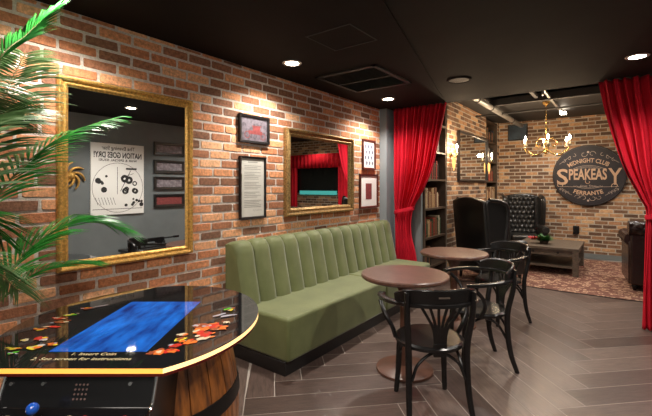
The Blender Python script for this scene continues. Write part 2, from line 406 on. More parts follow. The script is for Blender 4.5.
# black and white vintage car photo
t, yi = picture('framed_photo', (0.004, 2.555, 2.003), LW, .375, .262, .024, .03, M['blackframe'], 'print', mat('old_photo', (.20, .17, .20), .5, noise=.6, nscale=30),
                'small black framed vintage car photograph hung above the framed letter', 'picture')
mb = MB()
def disc(mb, x, z, r, y, seg=20, sx=1, ri=0):
    if ri: mb.loft([[(x+q*sx*math.cos(2*PI*k/seg), y, z+q*math.sin(2*PI*k/seg)) for k in range(seg)] for q in (ri, r)], cap=False)
    else: mb.add([(x+r*sx*math.cos(2*PI*k/seg), y, z+r*math.sin(2*PI*k/seg)) for k in range(seg)], [tuple(range(seg))])
def rect(mb, x0, z0, x1, z1, y): mb.add([(x0, y, z0), (x1, y, z0), (x1, y, z1), (x0, y, z1)], [(0, 1, 2, 3)])
def line(mb, x0, z0, x1, z1, w, y):
    d = Vector((x1-x0, z1-z0)); n = Vector((-d.y, d.x)).normalized()*w/2
    mb.add([(x0+n.x, y, z0+n.y), (x1+n.x, y, z1+n.y), (x1-n.x, y, z1-n.y), (x0-n.x, y, z0-n.y)], [(0, 1, 2, 3)])
y = yi-.0008
disc(mb, -.09, -.055, .034, y, ri=.026); disc(mb, .11, -.06, .034, y, ri=.026); rect(mb, -.075, -.045, .10, -.012, y); rect(mb, -.02, -.012, .075, .03, y); line(mb, -.03, .03, .09, .035, .010, y)
mb.build('car_drawing', M['photo_red'], t, fix=False)
# framed letter
t, yi = picture('framed_letter', (0.004, 2.535, 1.452), LW, .325, .585, .020, .028, M['blackframe'], 'letter_paper', M['paper'],
                'tall black framed typed letter on the brick wall left of the wide mirror', 'picture')
mb = MB(); rg = random.Random(2)
for k in range(26):
    z = .205-k*.0155
    if k in (3, 9, 15, 20): continue
    rect(mb, -.105, z-.0022, .105-rg.random()*.05*(k % 3), z+.0022, yi-.0008)
rect(mb, -.06, .235, .06, .243, yi-.0008)
for q in range(14): line(mb, .0+q*.008, -.215+.008*math.sin(q*2.1), .008+q*.008, -.215+.008*math.sin(q*2.1+2.1), .002, yi-.0008)
mb.build('typed_lines', mat('type_ink', (.25, .24, .22), .8), t, fix=False)
# two small prints right of the mirror
t, yi = picture('framed_print', (0.004, 4.665, 1.898), LW, .335, .41, .026, .03, M['redframe'], 'print', M['white'],
                'upper of two mahogany framed prints beside the column, small dark figures on white', 'picture')
mb = MB()
for r_ in range(4):
    for c_ in range(3):
        x = (c_-1)*.075+(.02 if r_ % 2 else -.01); z = .115-r_*.075
        disc(mb, x, z, .022, yi-.0008, 10); rect(mb, x-.02, z-.03, x+.012, z-.012, yi-.0009)
mb.build('figures', mat('print_slate', (.12, .13, .20), .7), t, fix=False)
t, yi = picture('framed_print', (0.004, 4.665, 1.398), LW, .475, .465, .026, .03, M['redframe'], 'mat_board', M['white'],
                'lower of two mahogany framed prints, a small red picture in a wide white mat', 'picture')
mb = MB(); rect(mb, -.085, -.115, .075, .105, yi-.001); mb.build('engraving', M['photo_red'], t, fix=False)

# opposite wall (seen in the big mirror).  xo(px, py) point on x = XR seen through mirror plane x = 0
F, HCAM, CXc, HZ = 391., 1.467, 2.8, 186.
def refl(px, py):
    Lr = (px-326)/F; a = -.603+Lr*.798; b = .798+Lr*.603; tt = (CXc+XR)/(-a); return tt*b, HCAM-(py-HZ)/F*tt
ya, za = refl(89, 139.5); yb, zb = refl(142, 208.5)
_, zt = refl(89, 139.5); _, zl = refl(89, 208)
pw = yb-ya; zc = 1.58; ph = 1.16
tp = thing('newspaper_poster', (XR-.002, (ya+yb)/2, zc), RW, 'large framed newspaper front page poster on the grey wall, seen in the left mirror', 'poster')
MB().box((0, -.012, 0), (pw, .024, ph)).build('sheet', M['white'], tp)
mb = MB(); y = -.0255
text_into(mb, 'The Evening Star', .085, lambda a, b: (a, y, b+ph*.435), .001, pw*.62)
text_into(mb, 'NATION GOES DRY!', .108, lambda a, b: (a, y, b*1.2+ph*.335), .003, pw*.90)
text_into(mb, 'WAR & SPECIAL ISSUE!', .052, lambda a, b: (a, y, b+ph*.265), .001, pw*.72)
mb.build('headline', M['ink'], tp, fix=False)
mb = MB()
rg = random.Random(4)
disc(mb, 0, -.14, .41, y, 40, 1, .404)
for k in range(9): disc(mb, -.2+rg.uniform(-.12, .12), -.08+rg.uniform(-.14, .14), rg.uniform(.03, .07), y-.0004*k, 18, 1, .022)
for k in range(7): disc(mb, .24+rg.uniform(-.11, .1), -.08+rg.uniform(-.12, .18), rg.uniform(.02, .05), y-.0004*k, 9)
line(mb, .02, .2, .02, -.25, .008, y); line(mb, -.03, -.2, -.2, .15, .010, y); line(mb, -.25, .1, -.03, .02, .006, y)
for k in range(8): disc(mb, -.30+rg.uniform(-.1, .18), -.40+rg.uniform(-.06, .08), rg.uniform(.015, .045), y-.0004*k, 8)
for k in range(7): line(mb, .05+k*.045, -.42, .09+k*.045, -.30, .006, y)
line(mb, -.40, -.49, .40, -.49, .008, y); rect(mb, -.30, .16, -.12, .19, y)
mb.build('cartoon', M['ink'], tp, fix=False)
for i, (yt, yb_) in enumerate(((141, 158), (159, 175), (175.5, 191), (192, 209))):
    y0, z0 = refl(152, yt); y1, z1 = refl(183, yb_); yc, zc2 = refl(168, (yt+yb_)/2)
    t, yi = picture('framed_banknote', (XR-.002, (y0+y1)/2, zc2), RW, .60, .235, .05, .03, M['blackframe'], 'banknote', M['photo_grey'] if i < 3 else M['photo_red'],
            'small black framed banknote print seen in the left mirror, %s of the stack of four' % ['topmost', 'second', 'third', 'lowest'][i], 'picture', 'framed banknotes in a stack')
# low black console with a replica gun on a stand, as reflected at the mirror's lower right
yc, zc = refl(148, 249)
t = thing('console_table', (XR-.22, yc, 0), RW, 'low black console table by the grey wall, seen in the left mirror', 'table')
topz = .42
MB().box((0, 0, topz-.02), (1.1, .36, .04)).build('table_top', M['blackframe'], t, bevel=.004)
for sx in (-1, 1):
    for sy in (-1, 1): MB().box((sx*.5, sy*.14, (topz-.04)/2), (.04, .04, topz-.04)).build('leg', M['blackframe'], t)
t = thing('replica_gun', (XR-.22, yc, topz), RW, 'black replica drum gun on a display stand, seen in the left mirror', 'ornament')
mb = MB(); mb.box((0, 0, .008), (.60, .14, .016)); mb.box((-.16, 0, .05), (.02, .03, .08)); mb.box((.2, 0, .05), (.02, .03, .08)); mb.build('stand', M['blackframe'], t)
mb = MB(); mb.box((0, 0, .125), (.30, .04, .06)); mb.tube([(-.15, 0, .13), (-.44, 0, .135)], .013, 10); mb.tube([(-.34, 0, .135), (-.44, 0, .135)], .02, 10); mb.build('barrel', M['cab_black'], t)
mb = MB(); mb.tube([(-.06, -.035, .09), (-.06, .035, .09)], .06, 20); mb.build('drum', M['cab_black'], t)
mb = MB(); mb.prism([(.13, .15), (.40, .16), (.42, .03), (.36, .03), (.28, .10), (.13, .10)], -.018, .018, 'y'); mb.build('stock', M['darkwood'], t)
# gilded ornament low-left in the mirror
yo, zo = refl(69, 176)
t = thing('gold_ornament', (XR-.002, yo, zo), RW, 'gilded scrolling wall ornament seen at the left edge of the big mirror', 'ornament')
mb = MB()
for k in range(7):
    a0 = k*2*PI/7; pts = [(q*.21*math.cos(a0+q*1.7), -.02-.02*math.sin(q*3), q*.21*math.sin(a0+q*1.7)) for q in [i/10 for i in range(11)]]
    mb.tube(pts, [.028*(1-.6*i/10) for i in range(11)], 8)
mb.build('scrolls', M['gold'], t, smooth=True); MB().ball((0, -.03, 0), .06).build('boss', M['gold'], t, smooth=True)

# ------------------------------------------------------------------ green bench
t = thing('banquette', (0, 2.20, 0), 0, 'long green velvet banquette with channelled back along the brick wall', 'bench')
BL = 2.78
MB().box((.38, BL/2, .055), (.72, BL-.01, .11)).build('plinth', M['plinth'], t, bevel=.004)
for (a, b) in ((0, 1.56), (1.565, BL)):
    MB().box((.405, (a+b)/2, .28), (.745, b-a, .34)).build('seat', M['velvet'], t, bevel=.028, bseg=4)
# back: vertical channels
nch = 14; pf = [(.035, .44), (.30, .44), (.29, .50), (.265, .62), (.235, .75), (.21, .88), (.195, .935), (.16, .975), (.11, .986), (.06, .976), (.035, .94)]
def chan(y0, y1):
    mb = MB(); n = 10; rings = []
    for i in range(n+1):
        s_ = i/n; yy = y0+(y1-y0)*s_; q = abs(2*s_-1); k = -(q**4)*.040+.005
        rings.append([(max(x+(k if x > .05 else 0), .03), yy, z+(k*.7 if z > .9 else 0)) for x, z in pf])
    mb.loft(rings); return mb
cw = BL/nch
for i in range(nch): chan(i*cw+.0005, (i+1)*cw-.0005).build('back_channel', M['velvet'], t, smooth=True)

# ------------------------------------------------------------------ round tables
def make_table(loc, label):
    t = thing('cafe_table', loc, 0, label, 'table', 'round pub tables')
    mb = MB(); mb.lathe([(.31, .712), (.335, .716), (.345, .726), (.345, .742), (.338, .75), (.0, .75)], 56); mb.build('table_top', M['tabletop'], t, smooth=True)
    mb = MB(); mb.lathe([(.0, .0), (.218, .0), (.225, .006), (.222, .018), (.19, .026), (.10, .034), (.055, .05), (.0, .055)], 40); mb.build('base', M['tablebase'], t, smooth=True)
    mb = MB(); mb.lathe([(.055, .045), (.046, .10), (.040, .16), (.036, .40), (.038, .55), (.05, .62), (.085, .69), (.11, .712)], 24); mb.build('pedestal', M['tablebase'], t, smooth=True)
    return t
T1 = make_table((1.415, 2.875, 0), 'nearer round dark wood pedestal table in front of the green banquette')
T1.scale.z = 1.025
dup(T1, (1.38, 4.13, 0), .6, 'farther round dark wood pedestal table near the left red curtain')

# ------------------------------------------------------------------ bentwood chairs, local +Y = facing
def make_chair(label):
    t = thing('bentwood_armchair', (0, 0, 0), 0, label, 'chair', 'black bentwood armchairs')
    bw = M['blackwood']
    mb = MB(); mb.lathe([(.0, .425), (.205, .425), (.225, .433), (.228, .452), (.212, .464), (.18, .462), (.0, .456)], 40); mb.build('seat', bw, t, smooth=True)
    for sx in (-1, 1):
        mb = MB(); mb.tube(bez([(sx*.155, .150, .43), (sx*.162, .158, .30), (sx*.168, .165, .15), (sx*.178, .180, 0)], 12), [.022]*4+[.021]*4+[.019]*4+[.016], 10); mb.build('leg', bw, t, smooth=True)
        mb = MB(); mb.tube(bez([(sx*.212, -.215, .81), (sx*.208, -.205, .66), (sx*.190, -.170, .47), (sx*.188, -.172, .30), (sx*.193, -.195, .14), (sx*.203, -.240, 0)], 25), [.0165+.0055*math.sin(PI*i/25) for i in range(26)], 10); mb.build('leg', bw, t, smooth=True)
        # arm support
        mb = MB(); mb.tube(bez([(sx*.305, .125, .672), (sx*.288, .06, .60), (sx*.245, .03, .52), (sx*.215, .055, .44)], 15), .015, 9); mb.build('arm_support', bw, t, smooth=True)
        # curved bracket under the seat between front and rear leg
        mb = MB(); mb.tube(bez([(sx*.170, .165, .26), (sx*.162, .11, .37), (sx*.155, 0, .415), (sx*.162, -.10, .37), (sx*.178, -.165, .26)], 16), .010, 8); mb.build('brace', bw, t, smooth=True)
    for yy, q in ((-.185, -1), (.165, 1)):
        mb = MB(); mb.tube(bez([(-.172, yy, .25), (-.125, yy*.95, .355), (0, yy*.85, .415), (.125, yy*.95, .355), (.172, yy, .25)], 16), .010, 8); mb.build('brace', bw, t, smooth=True)
    # continuous arm and back rail
    pts = []
    for i in range(41):
        a = math.radians(-205+230*i/40) ; a = math.radians(-90)+ (i/40-.5)*math.radians(236)
        q = abs(i/40-.5)*2
        rx_ = .282+.035*q; ry_ = .262
        pts.append((rx_*math.cos(a)*(1 if True else 1), ry_*math.sin(a)+(.06*q*q), .738-.036*q**1.6))
    mb = MB(); mb.tube(pts, [1]*41, flat=(.052, .026), up=(0, 0, 1)); mb.build('arm_rail', bw, t, smooth=True)
    # crest panel above the rail with a grip slot
    rings = []
    for i in range(21):
        a = math.radians(-90)+(i/20-.5)*math.radians(124); q = abs(i/20-.5)*2; top = .838-.045*q**4; bot = .722
        o = []
        for r_, z in ((.252, bot), (.272, bot), (.281, top-.008), (.275, top), (.266, top), (.258, top-.008)):
            o.append((r_*1.10*math.cos(a), r_*math.sin(a), z))
        rings.append(o)
    mb = MB(); mb.loft(rings); mb.build('crest', bw, t, smooth=True)
    mb = MB()
    def sl(u, v): a = math.radians(-90)+(u-.5)*math.radians(13); return (.3075*math.cos(a), .2798*math.sin(a), .785+v*.011)
    mb.grid(sl, 6, 1); mb.build('grip_slot', M['whitepl'] if False else mat('slot_brown', (.10, .075, .06), .5), t, fix=False)
    # fan of slats from a block at the seat to the crest
    MB().box((0, -.206, .448), (.085, .02, .085)).build('slat_block', bw, t, bevel=.006)
    for k in range(6):
        u = (k-2.5)/2.5; a = math.radians(-90+u*29)
        p0 = (u*.030, -.206, .475); p1 = (u*.045, -.212, .58); p2 = (.9*u*.105, -.235, .67); p3 = (.275*math.cos(a), .262*math.sin(a), .735)
        mb = MB(); mb.tube(bez([p0, p1, p2, p3], 12), [1]*13, flat=(.017, .010), up=(0, -1, 0)); mb.build('slat', bw, t, smooth=True)
    return t
def face(dx, dy): return math.atan2(dy, dx)-PI/2
C1 = make_chair('nearest black bentwood armchair, its fan-slatted back to the camera')
C1.location = (1.765, 2.52, 0); C1.rotation_euler.z = face(-.66, .75)
dup(C1, (1.835, 3.37, 0), face(-.80, -.60), 'middle black bentwood armchair, seen side-on behind the nearest one')
dup(C1, (1.72, 4.58, 0), face(-.55, -.83), 'farthest black bentwood armchair, between the far round table and the rug')

# ------------------------------------------------------------------ curtains
def lerp(tab, z):
    for (z0, a), (z1, b) in zip(tab, tab[1:]):
        if z0 >= z >= z1: return a+(b-a)*(z0-z)/(z0-z1)
    return tab[-1][1] if z < tab[-1][0] else tab[0][1]
def smooth_tab(tab):
    pts = bez([(x, 0, z) for z, x in tab], 8*(len(tab)-1)); return [(p.z, p.x) for p in pts]
def curtain(left, right, yc, amp, nf, label, seed, tie):
    Lt, Rt = smooth_tab(left), smooth_tab(right); z0, z1 = left[0][0], left[-1][0]
    t = thing('curtain', (0, yc, 0), 0, label, 'curtain', 'red velvet curtains')
    rg = random.Random(seed); ph = [rg.uniform(-.5, .5) for _ in range(nf+2)]
    def f(u, v):
        z = z0+(z1-z0)*v; xl = lerp(Lt, z); xr = lerp(Rt, z); w = xr-xl
        a = amp*min(1, .35+w/1.2)
        uu = u*nf; i = int(min(uu, nf-1e-6)); fr = uu-i; pj = ph[i]*(1-fr)+ph[i+1]*fr
        yy = a*math.sin(2*PI*uu+pj*2)+a*.35*math.sin(4.3*PI*uu+1.3+v*2)
        bulge = .05*math.exp(-((z-tie[2])/.10)**2)
        return (xl+w*u+.006*math.sin(9*v+u*40), yy*(1-.35*math.exp(-((z-tie[2])/.09)**2)), z)
    mb = MB(); mb.grid(f, nf*12, 60); mb.build('drape', M['red'], t, smooth=True, solid=.006, fix=False)
    x0, x1, zt = tie; cx, rx_ = (x0+x1)/2, (x1-x0)/2+.012
    pts = [(cx+rx_*math.cos(a), (amp*.95+.02)*math.sin(a), zt+.035*math.cos(a)) for a in [2*PI*i/28 for i in range(29)]]
    mb = MB(); mb.tube(pts, [1]*29, flat=(.012, .05), up=(0, 0, 1)); mb.build('tieback', M['red'], t, smooth=True)
    return t
def wy(px, py, y):
    Lr = (px-326)/F; a = -.603+Lr*.798; b = .798+Lr*.603; tt = y/b; return CXc+tt*a, HCAM-(py-HZ)/F*tt
YK = 5.13
le = [(HC-.003, .165), (1.9, .165), (1.08, .185), (.8, .19), (.012, .19)]
re_ = []
for p in ((446, 102), (440.5, 136), (434, 166), (425, 188), (413, 210)):
    x, z = wy(*p, YK); re_.append((z, x))
re_[0] = (HC-.003, .945)
re_ += [(.8, .43), (.5, .50), (.012, .56)]
curtain(le, re_, YK, .045, 13, 'red velvet curtain tied back at the left of the lounge opening', 1, (.185, re_[4][1]-.0, re_[4][0]-.01))
le = []
for p in ((598.5, 82), (604.7, 112.5), (614.4, 143), (625.4, 170.6), (641.6, 199.7)):
    x, z = wy(*p, YK); le.append((z, x))
le[0] = (HC+.009, le[0][0] and wy(598.5, 82, YK)[0])
le += [(wy(647, 212, YK)[1], wy(647, 212, YK)[0])]
zt = le[-1][0]
le += [(.9, wy(645.5, 250, YK)[0]), (.4, wy(643, 290, YK)[0]), (.012, wy(642, 322, YK)[0])]
re_ = [(HC+.009, 3.86), (2.0, 3.80), (zt, 3.30), (.8, 3.33), (.012, 3.42)]
curtain(le, re_, YK, .045, 15, 'red velvet curtain tied back at the right edge of the view', 9, (le[5][1], 3.30, zt-.02))

# ------------------------------------------------------------------ ceiling fittings
def make_downlight(loc, label):
    t = thing('downlight', loc, 0, label, 'ceiling light', 'round recessed downlights')
    mb = MB(); mb.lathe([(.062, .0), (.062, -.004), (.082, -.006), (.088, -.002), (.088, .0)], 32); mb.build('trim_ring', M['whitepl'], t, smooth=True)
    mb = MB(); mb.lathe([(.0, -.0045), (.062, -.0045), (.062, -.001), (.0, -.001)], 32); mb.build('lens', M['lens'], t)
    return t
DL = [((.42, 2.64, HC), 'downlight above the framed letter'), ((.42, 4.47, HC), 'downlight beside the ceiling vent near the left curtain'), ((2.91, 4.34, HC+.012), 'downlight before the right red curtain'),
      ((2.87, 2.80, HC+.012), 'downlight over the aisle, seen only in the left mirror'), ((.42, .85, HC), 'downlight above the palm and mirror'), ((2.2, 1.0, HC), 'downlight added as fill above the arcade table')]  # the arcade table downlight is unseen, added for fill
d0 = None
def spot(loc, e, size=140, blend=.7, r=.05, col=(1, .93, .84)):
    l = bpy.data.lights.new('lamp_or_fill_light', 'SPOT'); l.energy = e; l.spot_size = math.radians(size); l.spot_blend = blend; l.shadow_soft_size = r; l.color = col
    o = bpy.data.objects.new('lamp_or_fill_light', l); COL.objects.link(o); o.location = loc; return o
def point(loc, e, r=.03, col=(1, .74, .48)):
    l = bpy.data.lights.new('lamp_or_fill_light', 'POINT'); l.energy = e; l.shadow_soft_size = r; l.color = col
    o = bpy.data.objects.new('lamp_or_fill_light', l); COL.objects.link(o); o.location = loc; return o
for i, (p, s_) in enumerate(DL):
    lab = 'round recessed '+s_
    d0 = make_downlight(p, lab) if d0 is None else (dup(d0, p, 0, lab), d0)[1]
    spot((p[0], p[1], p[2]-.02), [100, 100, 85, 105, 80, 50][i])
t = thing('ceiling_speaker', (1.43, 4.15, HC+.012), 0, 'round grey recessed ceiling speaker left of the right downlight', 'speaker')
mb = MB(); mb.lathe([(.10, 0), (.102, -.010), (.118, -.012), (.128, -.004), (.128, 0)], 36); mb.build('rim', M['ceil_grey'], t, smooth=True)
mb = MB(); mb.lathe([(.0, -.013), (.05, -.012), (.101, -.008), (.101, 0), (0, 0)], 36); mb.build('grille', mat('speaker_grille', (.10, .09, .085), .5, bump=.5, bscale=300), t, smooth=True)
t = thing('air_vent', (.66, 3.50, HC), 0, 'square dark louvred air-conditioning vent in the ceiling', 'vent')
mb = MB()
for s_ in (-1, 1): mb.box((s_*.33, 0, -.008), (.04, .78, .016)); mb.box((0, s_*.37, -.008), (.70, .04, .016))
mb.box((0, 0, -.008), (.62, .025, .014)); mb.build('frame', M['blackpaint'], t)
MB().box((0, 0, -.002), (.62, .70, .003)).build('backing', M['ink'], t)
for k in range(18):
    X = Matrix.Translation((0, -.33+k*.0385, -.009)) @ Matrix.Rotation(.7, 4, 'X')
    MB().box((0, 0, 0), (.62, .022, .002), X).build('slat', mat('vent_slat', (.03, .035, .035), .4) if k == 0 else bpy.data.materials['vent_slat'], t)

# ------------------------------------------------------------------ palm in a pot
t = thing('potted_palm', (.42, .20, 0), 0, 'green potted palm at the left edge, fronds arching before the mirror', 'plant')
o_ = Vector((.42, .20, 0))
mb = MB(); mb.lathe([(.0, 0), (.15, 0), (.155, .02), (.20, .36), (.215, .38), (.215, .42), (.19, .42), (.185, .38), (0, .38)], 28); mb.build('pot', M['terracotta'], t, smooth=True)
MB().lathe([(0, .375), (.186, .38), (.1, .395), (0, .40)], 20).build('soil', M['soil'], t)
def cam_pt(px, py, tt):
    Lr = (px-326)/F; return Vector((CXc+tt*(-.603+.798*Lr), tt*(.798+.603*Lr), HCAM-(py-HZ)/F*tt))-o_
rgp = random.Random(21)
def frond(ctrl, start, n, ll, m, droop=.35, side=1, wd=.011, fwd=.75, both=True):
    pts = bez(ctrl, 48); N_ = len(pts)
    fr = bpy.data.objects  # noqa
    mb = MB(); mb.tube(pts, [.008*(1-.75*i/N_) for i in range(N_)], 6); rac = mb.build('frond', M['stem'], t, smooth=True)
    mb = MB()
    for k in range(n):
        s_ = start+(1-start)*(k+.5)/n; i = min(int(s_*(N_-1)), N_-2); p = pts[i]; tg = (pts[i+1]-pts[i]).normalized()
        a = tg.cross(Vector((0, 0, 1))).normalized(); up = a.cross(tg)
        L_ = ll*(.45+.55*math.sin(PI*min(1, (s_-start)/(1-start)*.85+.18)))*rgp.uniform(.85, 1.1)
        for sd in ((-1, 1) if both else (side,)):
            d = (tg*fwd+a*sd*.75+up*.18+Vector([rgp.uniform(-.07, .07) for _ in range(3)])).normalized()
            q = [p+d*L_*v+Vector((0, 0, -droop*L_*v*v)) for v in (0, .25, .5, .75, 1)]
            w = d.cross(up).normalized(); W_ = [.3*wd, wd, wd*.95, wd*.6, .001]
            vs = []
            for x, ww in zip(q, W_): vs += [x-w*ww*.5, x+up*ww*.25, x+w*ww*.5]
            fs = []
            for r_ in range(4):
                for c_ in range(2): b = r_*3+c_; fs.append((b, b+1, b+4, b+3))
            mb.add(vs, fs)
    o = mb.build('leaflets', m, rac, fix=False); o['kind'] = 'stuff'
G, Pp = M['frond'], M['frond_pale']
base = Vector((0, 0, .40))
c_ = cam_pt
frond([base, c_(-70, 230, 1.5), c_(-8, 72, 1.75), c_(28, 34, 1.95), c_(60, 5, 2.1)], .55, 60, .22, G, .12, wd=.013, fwd=1.7)
frond([base, c_(-60, 280, 1.5), c_(-14, 150, 1.75), c_(10, 84, 1.95), c_(26, 52, 2.1)], .40, 70, .34, Pp, .35, wd=.013, fwd=.5)
frond([base, c_(-70, 300, 1.5), c_(-20, 225, 1.65), c_(14, 176, 1.85), c_(60, 138, 2.05), c_(118, 118, 2.25)], .48, 62, .34, G, .38, wd=.0135, fwd=.95)
frond([base, c_(-60, 330, 1.5), c_(-10, 300, 1.7), c_(28, 250, 1.85), c_(76, 222, 2.0), c_(122, 228, 2.15)], .46, 62, .33, G, .34, wd=.0135, fwd=1.0)
frond([base, c_(-60, 340, 1.5), c_(-20, 318, 1.7), c_(30, 276, 1.9), c_(66, 264, 2.05), c_(96, 262, 2.15)], .50, 40, .2, G, .25, wd=.011, fwd=1.1)
frond([base, c_(-90, 200, 1.4), c_(-60, 90, 1.5), c_(-30, 90, 1.7), c_(8, 124, 1.9)], .42, 60, .34, Pp, .35, wd=.012, fwd=.5)
frond([base, c_(-90, 240, 1.4), c_(-50, 150, 1.5), c_(-14, 120, 1.7), c_(20, 110, 1.9)], .42, 60, .34, Pp, .3, wd=.013, fwd=.7)
frond([base, c_(-90, 300, 1.4), c_(-60, 230, 1.5), c_(-24, 215, 1.7), c_(2, 240, 1.8)], .42, 50, .26, G, .4, wd=.012)
frond([base, c_(-90, 320, 1.4), c_(-50, 260, 1.5), c_(-16, 262, 1.6), c_(20, 292, 1.75)], .45, 40, .24, Pp, .45, wd=.011)
frond([base, (-.1, -.3, 1.2), (-.15, -.6, 1.6), (-.1, -.9, 1.5)], .4, 50, .30, G, .4, wd=.016)
frond([base, (.2, -.2, 1.1), (.45, -.45, 1.4), (.6, -.7, 1.2)], .4, 50, .28, G, .4, wd=.016)

# ------------------------------------------------------------------ barrel arcade table (local +Y away from the player)
AZ = math.atan2(.603, .798)
t = thing('arcade_table', (1.024, .94, 0), AZ, 'barrel-shaped cocktail arcade table with glowing orange edge and blue screen', 'arcade table')
ax, ay, ycut = .525, .60, -.495
def outline(inset=0, seg=72):
    A, B, yc = ax-inset, ay-inset, ycut+inset; a0 = math.asin(yc/B); out = []
    for i in range(seg+1):
        a = a0+(PI-2*a0)*i/seg; out.append((A*math.cos(a), B*math.sin(a)))
    return out
O1 = outline()
mb = MB(); mb.prism(outline(.001), .820, .831, 'z'); mb.build('under_board', mat('red_glow_edge', (.10, .008, .006), .2), t)  # dark red colour paints in the glow under the lip
mb = MB(); mb.prism(O1, .8475, .850, 'z'); mb.build('table_top', M['gloss_black'], t)
xc = outline()[0][0]
# glowing edge: curved right part pale, straight front orange, rest orange
ri, ro = outline(.004), O1
def strip(mb, i0, i1):
    rings = [[(*ro[i], .831), (*ro[i], .8475), (*ri[i], .8475), (*ri[i], .831)] for i in range(i0, i1+1)]; mb.loft(rings)
mb = MB(); strip(mb, 0, 26); mb.build('edge_light', M['led_pale'], t)
mb = MB(); strip(mb, 26, 72); mb.build('edge_light', M['led'], t)
mb = MB(); mb.box((0, ycut+.001, .83925), (2*xc, .004, .0165)); mb.build('edge_light', M['led'], t)
MB().box((0, -.052, .8506), (.365, .625, .0012)).build('screen', M['screen'], t)
zA = .8512
def blob(mb, x, y, sx, sy, rot=0, k=9, jag=.25, rg=rgp, dz=0):
    vs = []
    for i in range(k):
        a = 2*PI*i/k; r = 1-jag*rg.random(); u, v = r*sx*math.cos(a), r*sy*math.sin(a)
        vs.append((x+u*math.cos(rot)-v*math.sin(rot), y+u*math.sin(rot)+v*math.cos(rot), zA+dz))
    mb.add(vs, [tuple(range(k))])
arts = dict(left=[('green', -.37, .05, .035, .022), ('red', -.39, .00, .05, .018), ('brown', -.36, -.05, .035, .02), ('orange', -.385, -.14, .03, .012), ('red', -.34, -.11, .045, .010),
                  ('red', -.30, -.24, .03, .02), ('cream', -.35, -.26, .016, .014), ('yellow', -.26, -.335, .035, .026), ('orange', -.215, -.30, .02, .016), ('green', -.30, -.38, .02, .012), ('yellow', -.33, -.345, .03, .01), ('brown', -.34, .14, .03, .012), ('grey', -.30, .18, .04, .007)],
            right=[('orange', .235, -.37, .035, .028), ('red', .27, -.31, .03, .02), ('orange', .275, -.36, .02, .024), ('yellow', .265, -.25, .03, .022), ('orange', .31, -.28, .035, .028), ('cream', .255, -.20, .022, .018),
                   ('red', .345, -.20, .035, .028), ('cream', .355, -.24, .035, .02), ('orange', .315, -.14, .05, .035), ('red', .36, -.10, .045, .03), ('orange', .40, -.13, .04, .025), ('cream', .40, -.06, .018, .014), ('brown', .30, -.09, .04, .02),
                   ('grey', .345, .04, .052, .012), ('grey', .385, .03, .052, .012), ('green', .36, .13, .028, .016), ('yellow', .38, .11, .02, .012)])
kinds = ['red', 'green', 'yellow', 'orange', 'cream', 'grey', 'brown']
for side, L_ in arts.items():
    mb = MB(); rga = random.Random(5 if side == 'left' else 6)
    for i, (c, x, y, sx, sy) in enumerate(L_):
        r0 = .9 if side == 'right' or c == 'grey' else .2
        nn = 1 if c == 'grey' else 6
        for q in range(nn):
            f0 = len(mb.bm.faces); kk = 1 if q == 0 else rga.uniform(.25, .55)
            ox, oy = (0, 0) if q == 0 else (rga.uniform(-1, 1)*sx, rga.uniform(-1, 1)*sy)
            blob(mb, x+ox, y+oy, sx*kk*1.1, sy*kk*1.15, rot=r0+rga.uniform(-.5, .5), k=11, jag=.55, rg=rga, dz=.00012*(i*6+q)/3)
            mb.bm.faces.ensure_lookup_table()
            cc = c if q == 0 else rga.choice(['brown', 'brown', c, 'cream', 'yellow' if side == 'left' else 'red', 'orange', 'grey'])
            for f in mb.bm.faces[f0:]: f.material_index = kinds.index(cc)
    mb.build('top_artwork', [M['art_'+k] for k in kinds], t, fix=False)
mb = MB()
text_into(mb, '1. Insert Coin', .030, lambda a, b: (a+.0, b-.388, zA), .0004)
text_into(mb, '2. See screen for instructions', .030, lambda a, b: (a-.02, b-.428, zA), .0004)
mb.build('instruction_text', M['arttext'], t, fix=False)
# barrel body: staves as one bellied shell
nst = 26
def br(z): return .355+.075*math.sin(PI*min(max((z+.02)/.86, 0), 1))
mb = MB()
for k in range(nst):
    a0 = 2*PI*k/nst; a1 = 2*PI*(k+1)/nst-.012; rings = []
    for i in range(13):
        z = .82*i/12; r_ = br(z); rings.append([(r_*math.cos(a0), r_*math.sin(a0)+.02, z), (r_*1.004*math.cos((a0+a1)/2), r_*1.004*math.sin((a0+a1)/2)+.02, z), (r_*math.cos(a1), r_*math.sin(a1)+.02, z), ((r_-.02)*math.cos(a1), (r_-.02)*math.sin(a1)+.02, z), ((r_-.02)*math.cos(a0), (r_-.02)*math.sin(a0)+.02, z)])
    mb.loft(rings)
mb.build('barrel', M['oak'], t)
for z0, z1 in ((.04, .10), (.21, .26), (.485, .55)):
    mb = MB(); n = 64
    rings = [[((br(z)+d)*math.cos(2*PI*j/n), (br(z)+d)*math.sin(2*PI*j/n)+.02, z) for j in range(n)] for z, d in ((z0, .0), (z0, .006), (z1, .006), (z1, .0))]
    mb.loft(rings, cap=False); mb.build('hoop', M['hoop'], t, smooth=True)
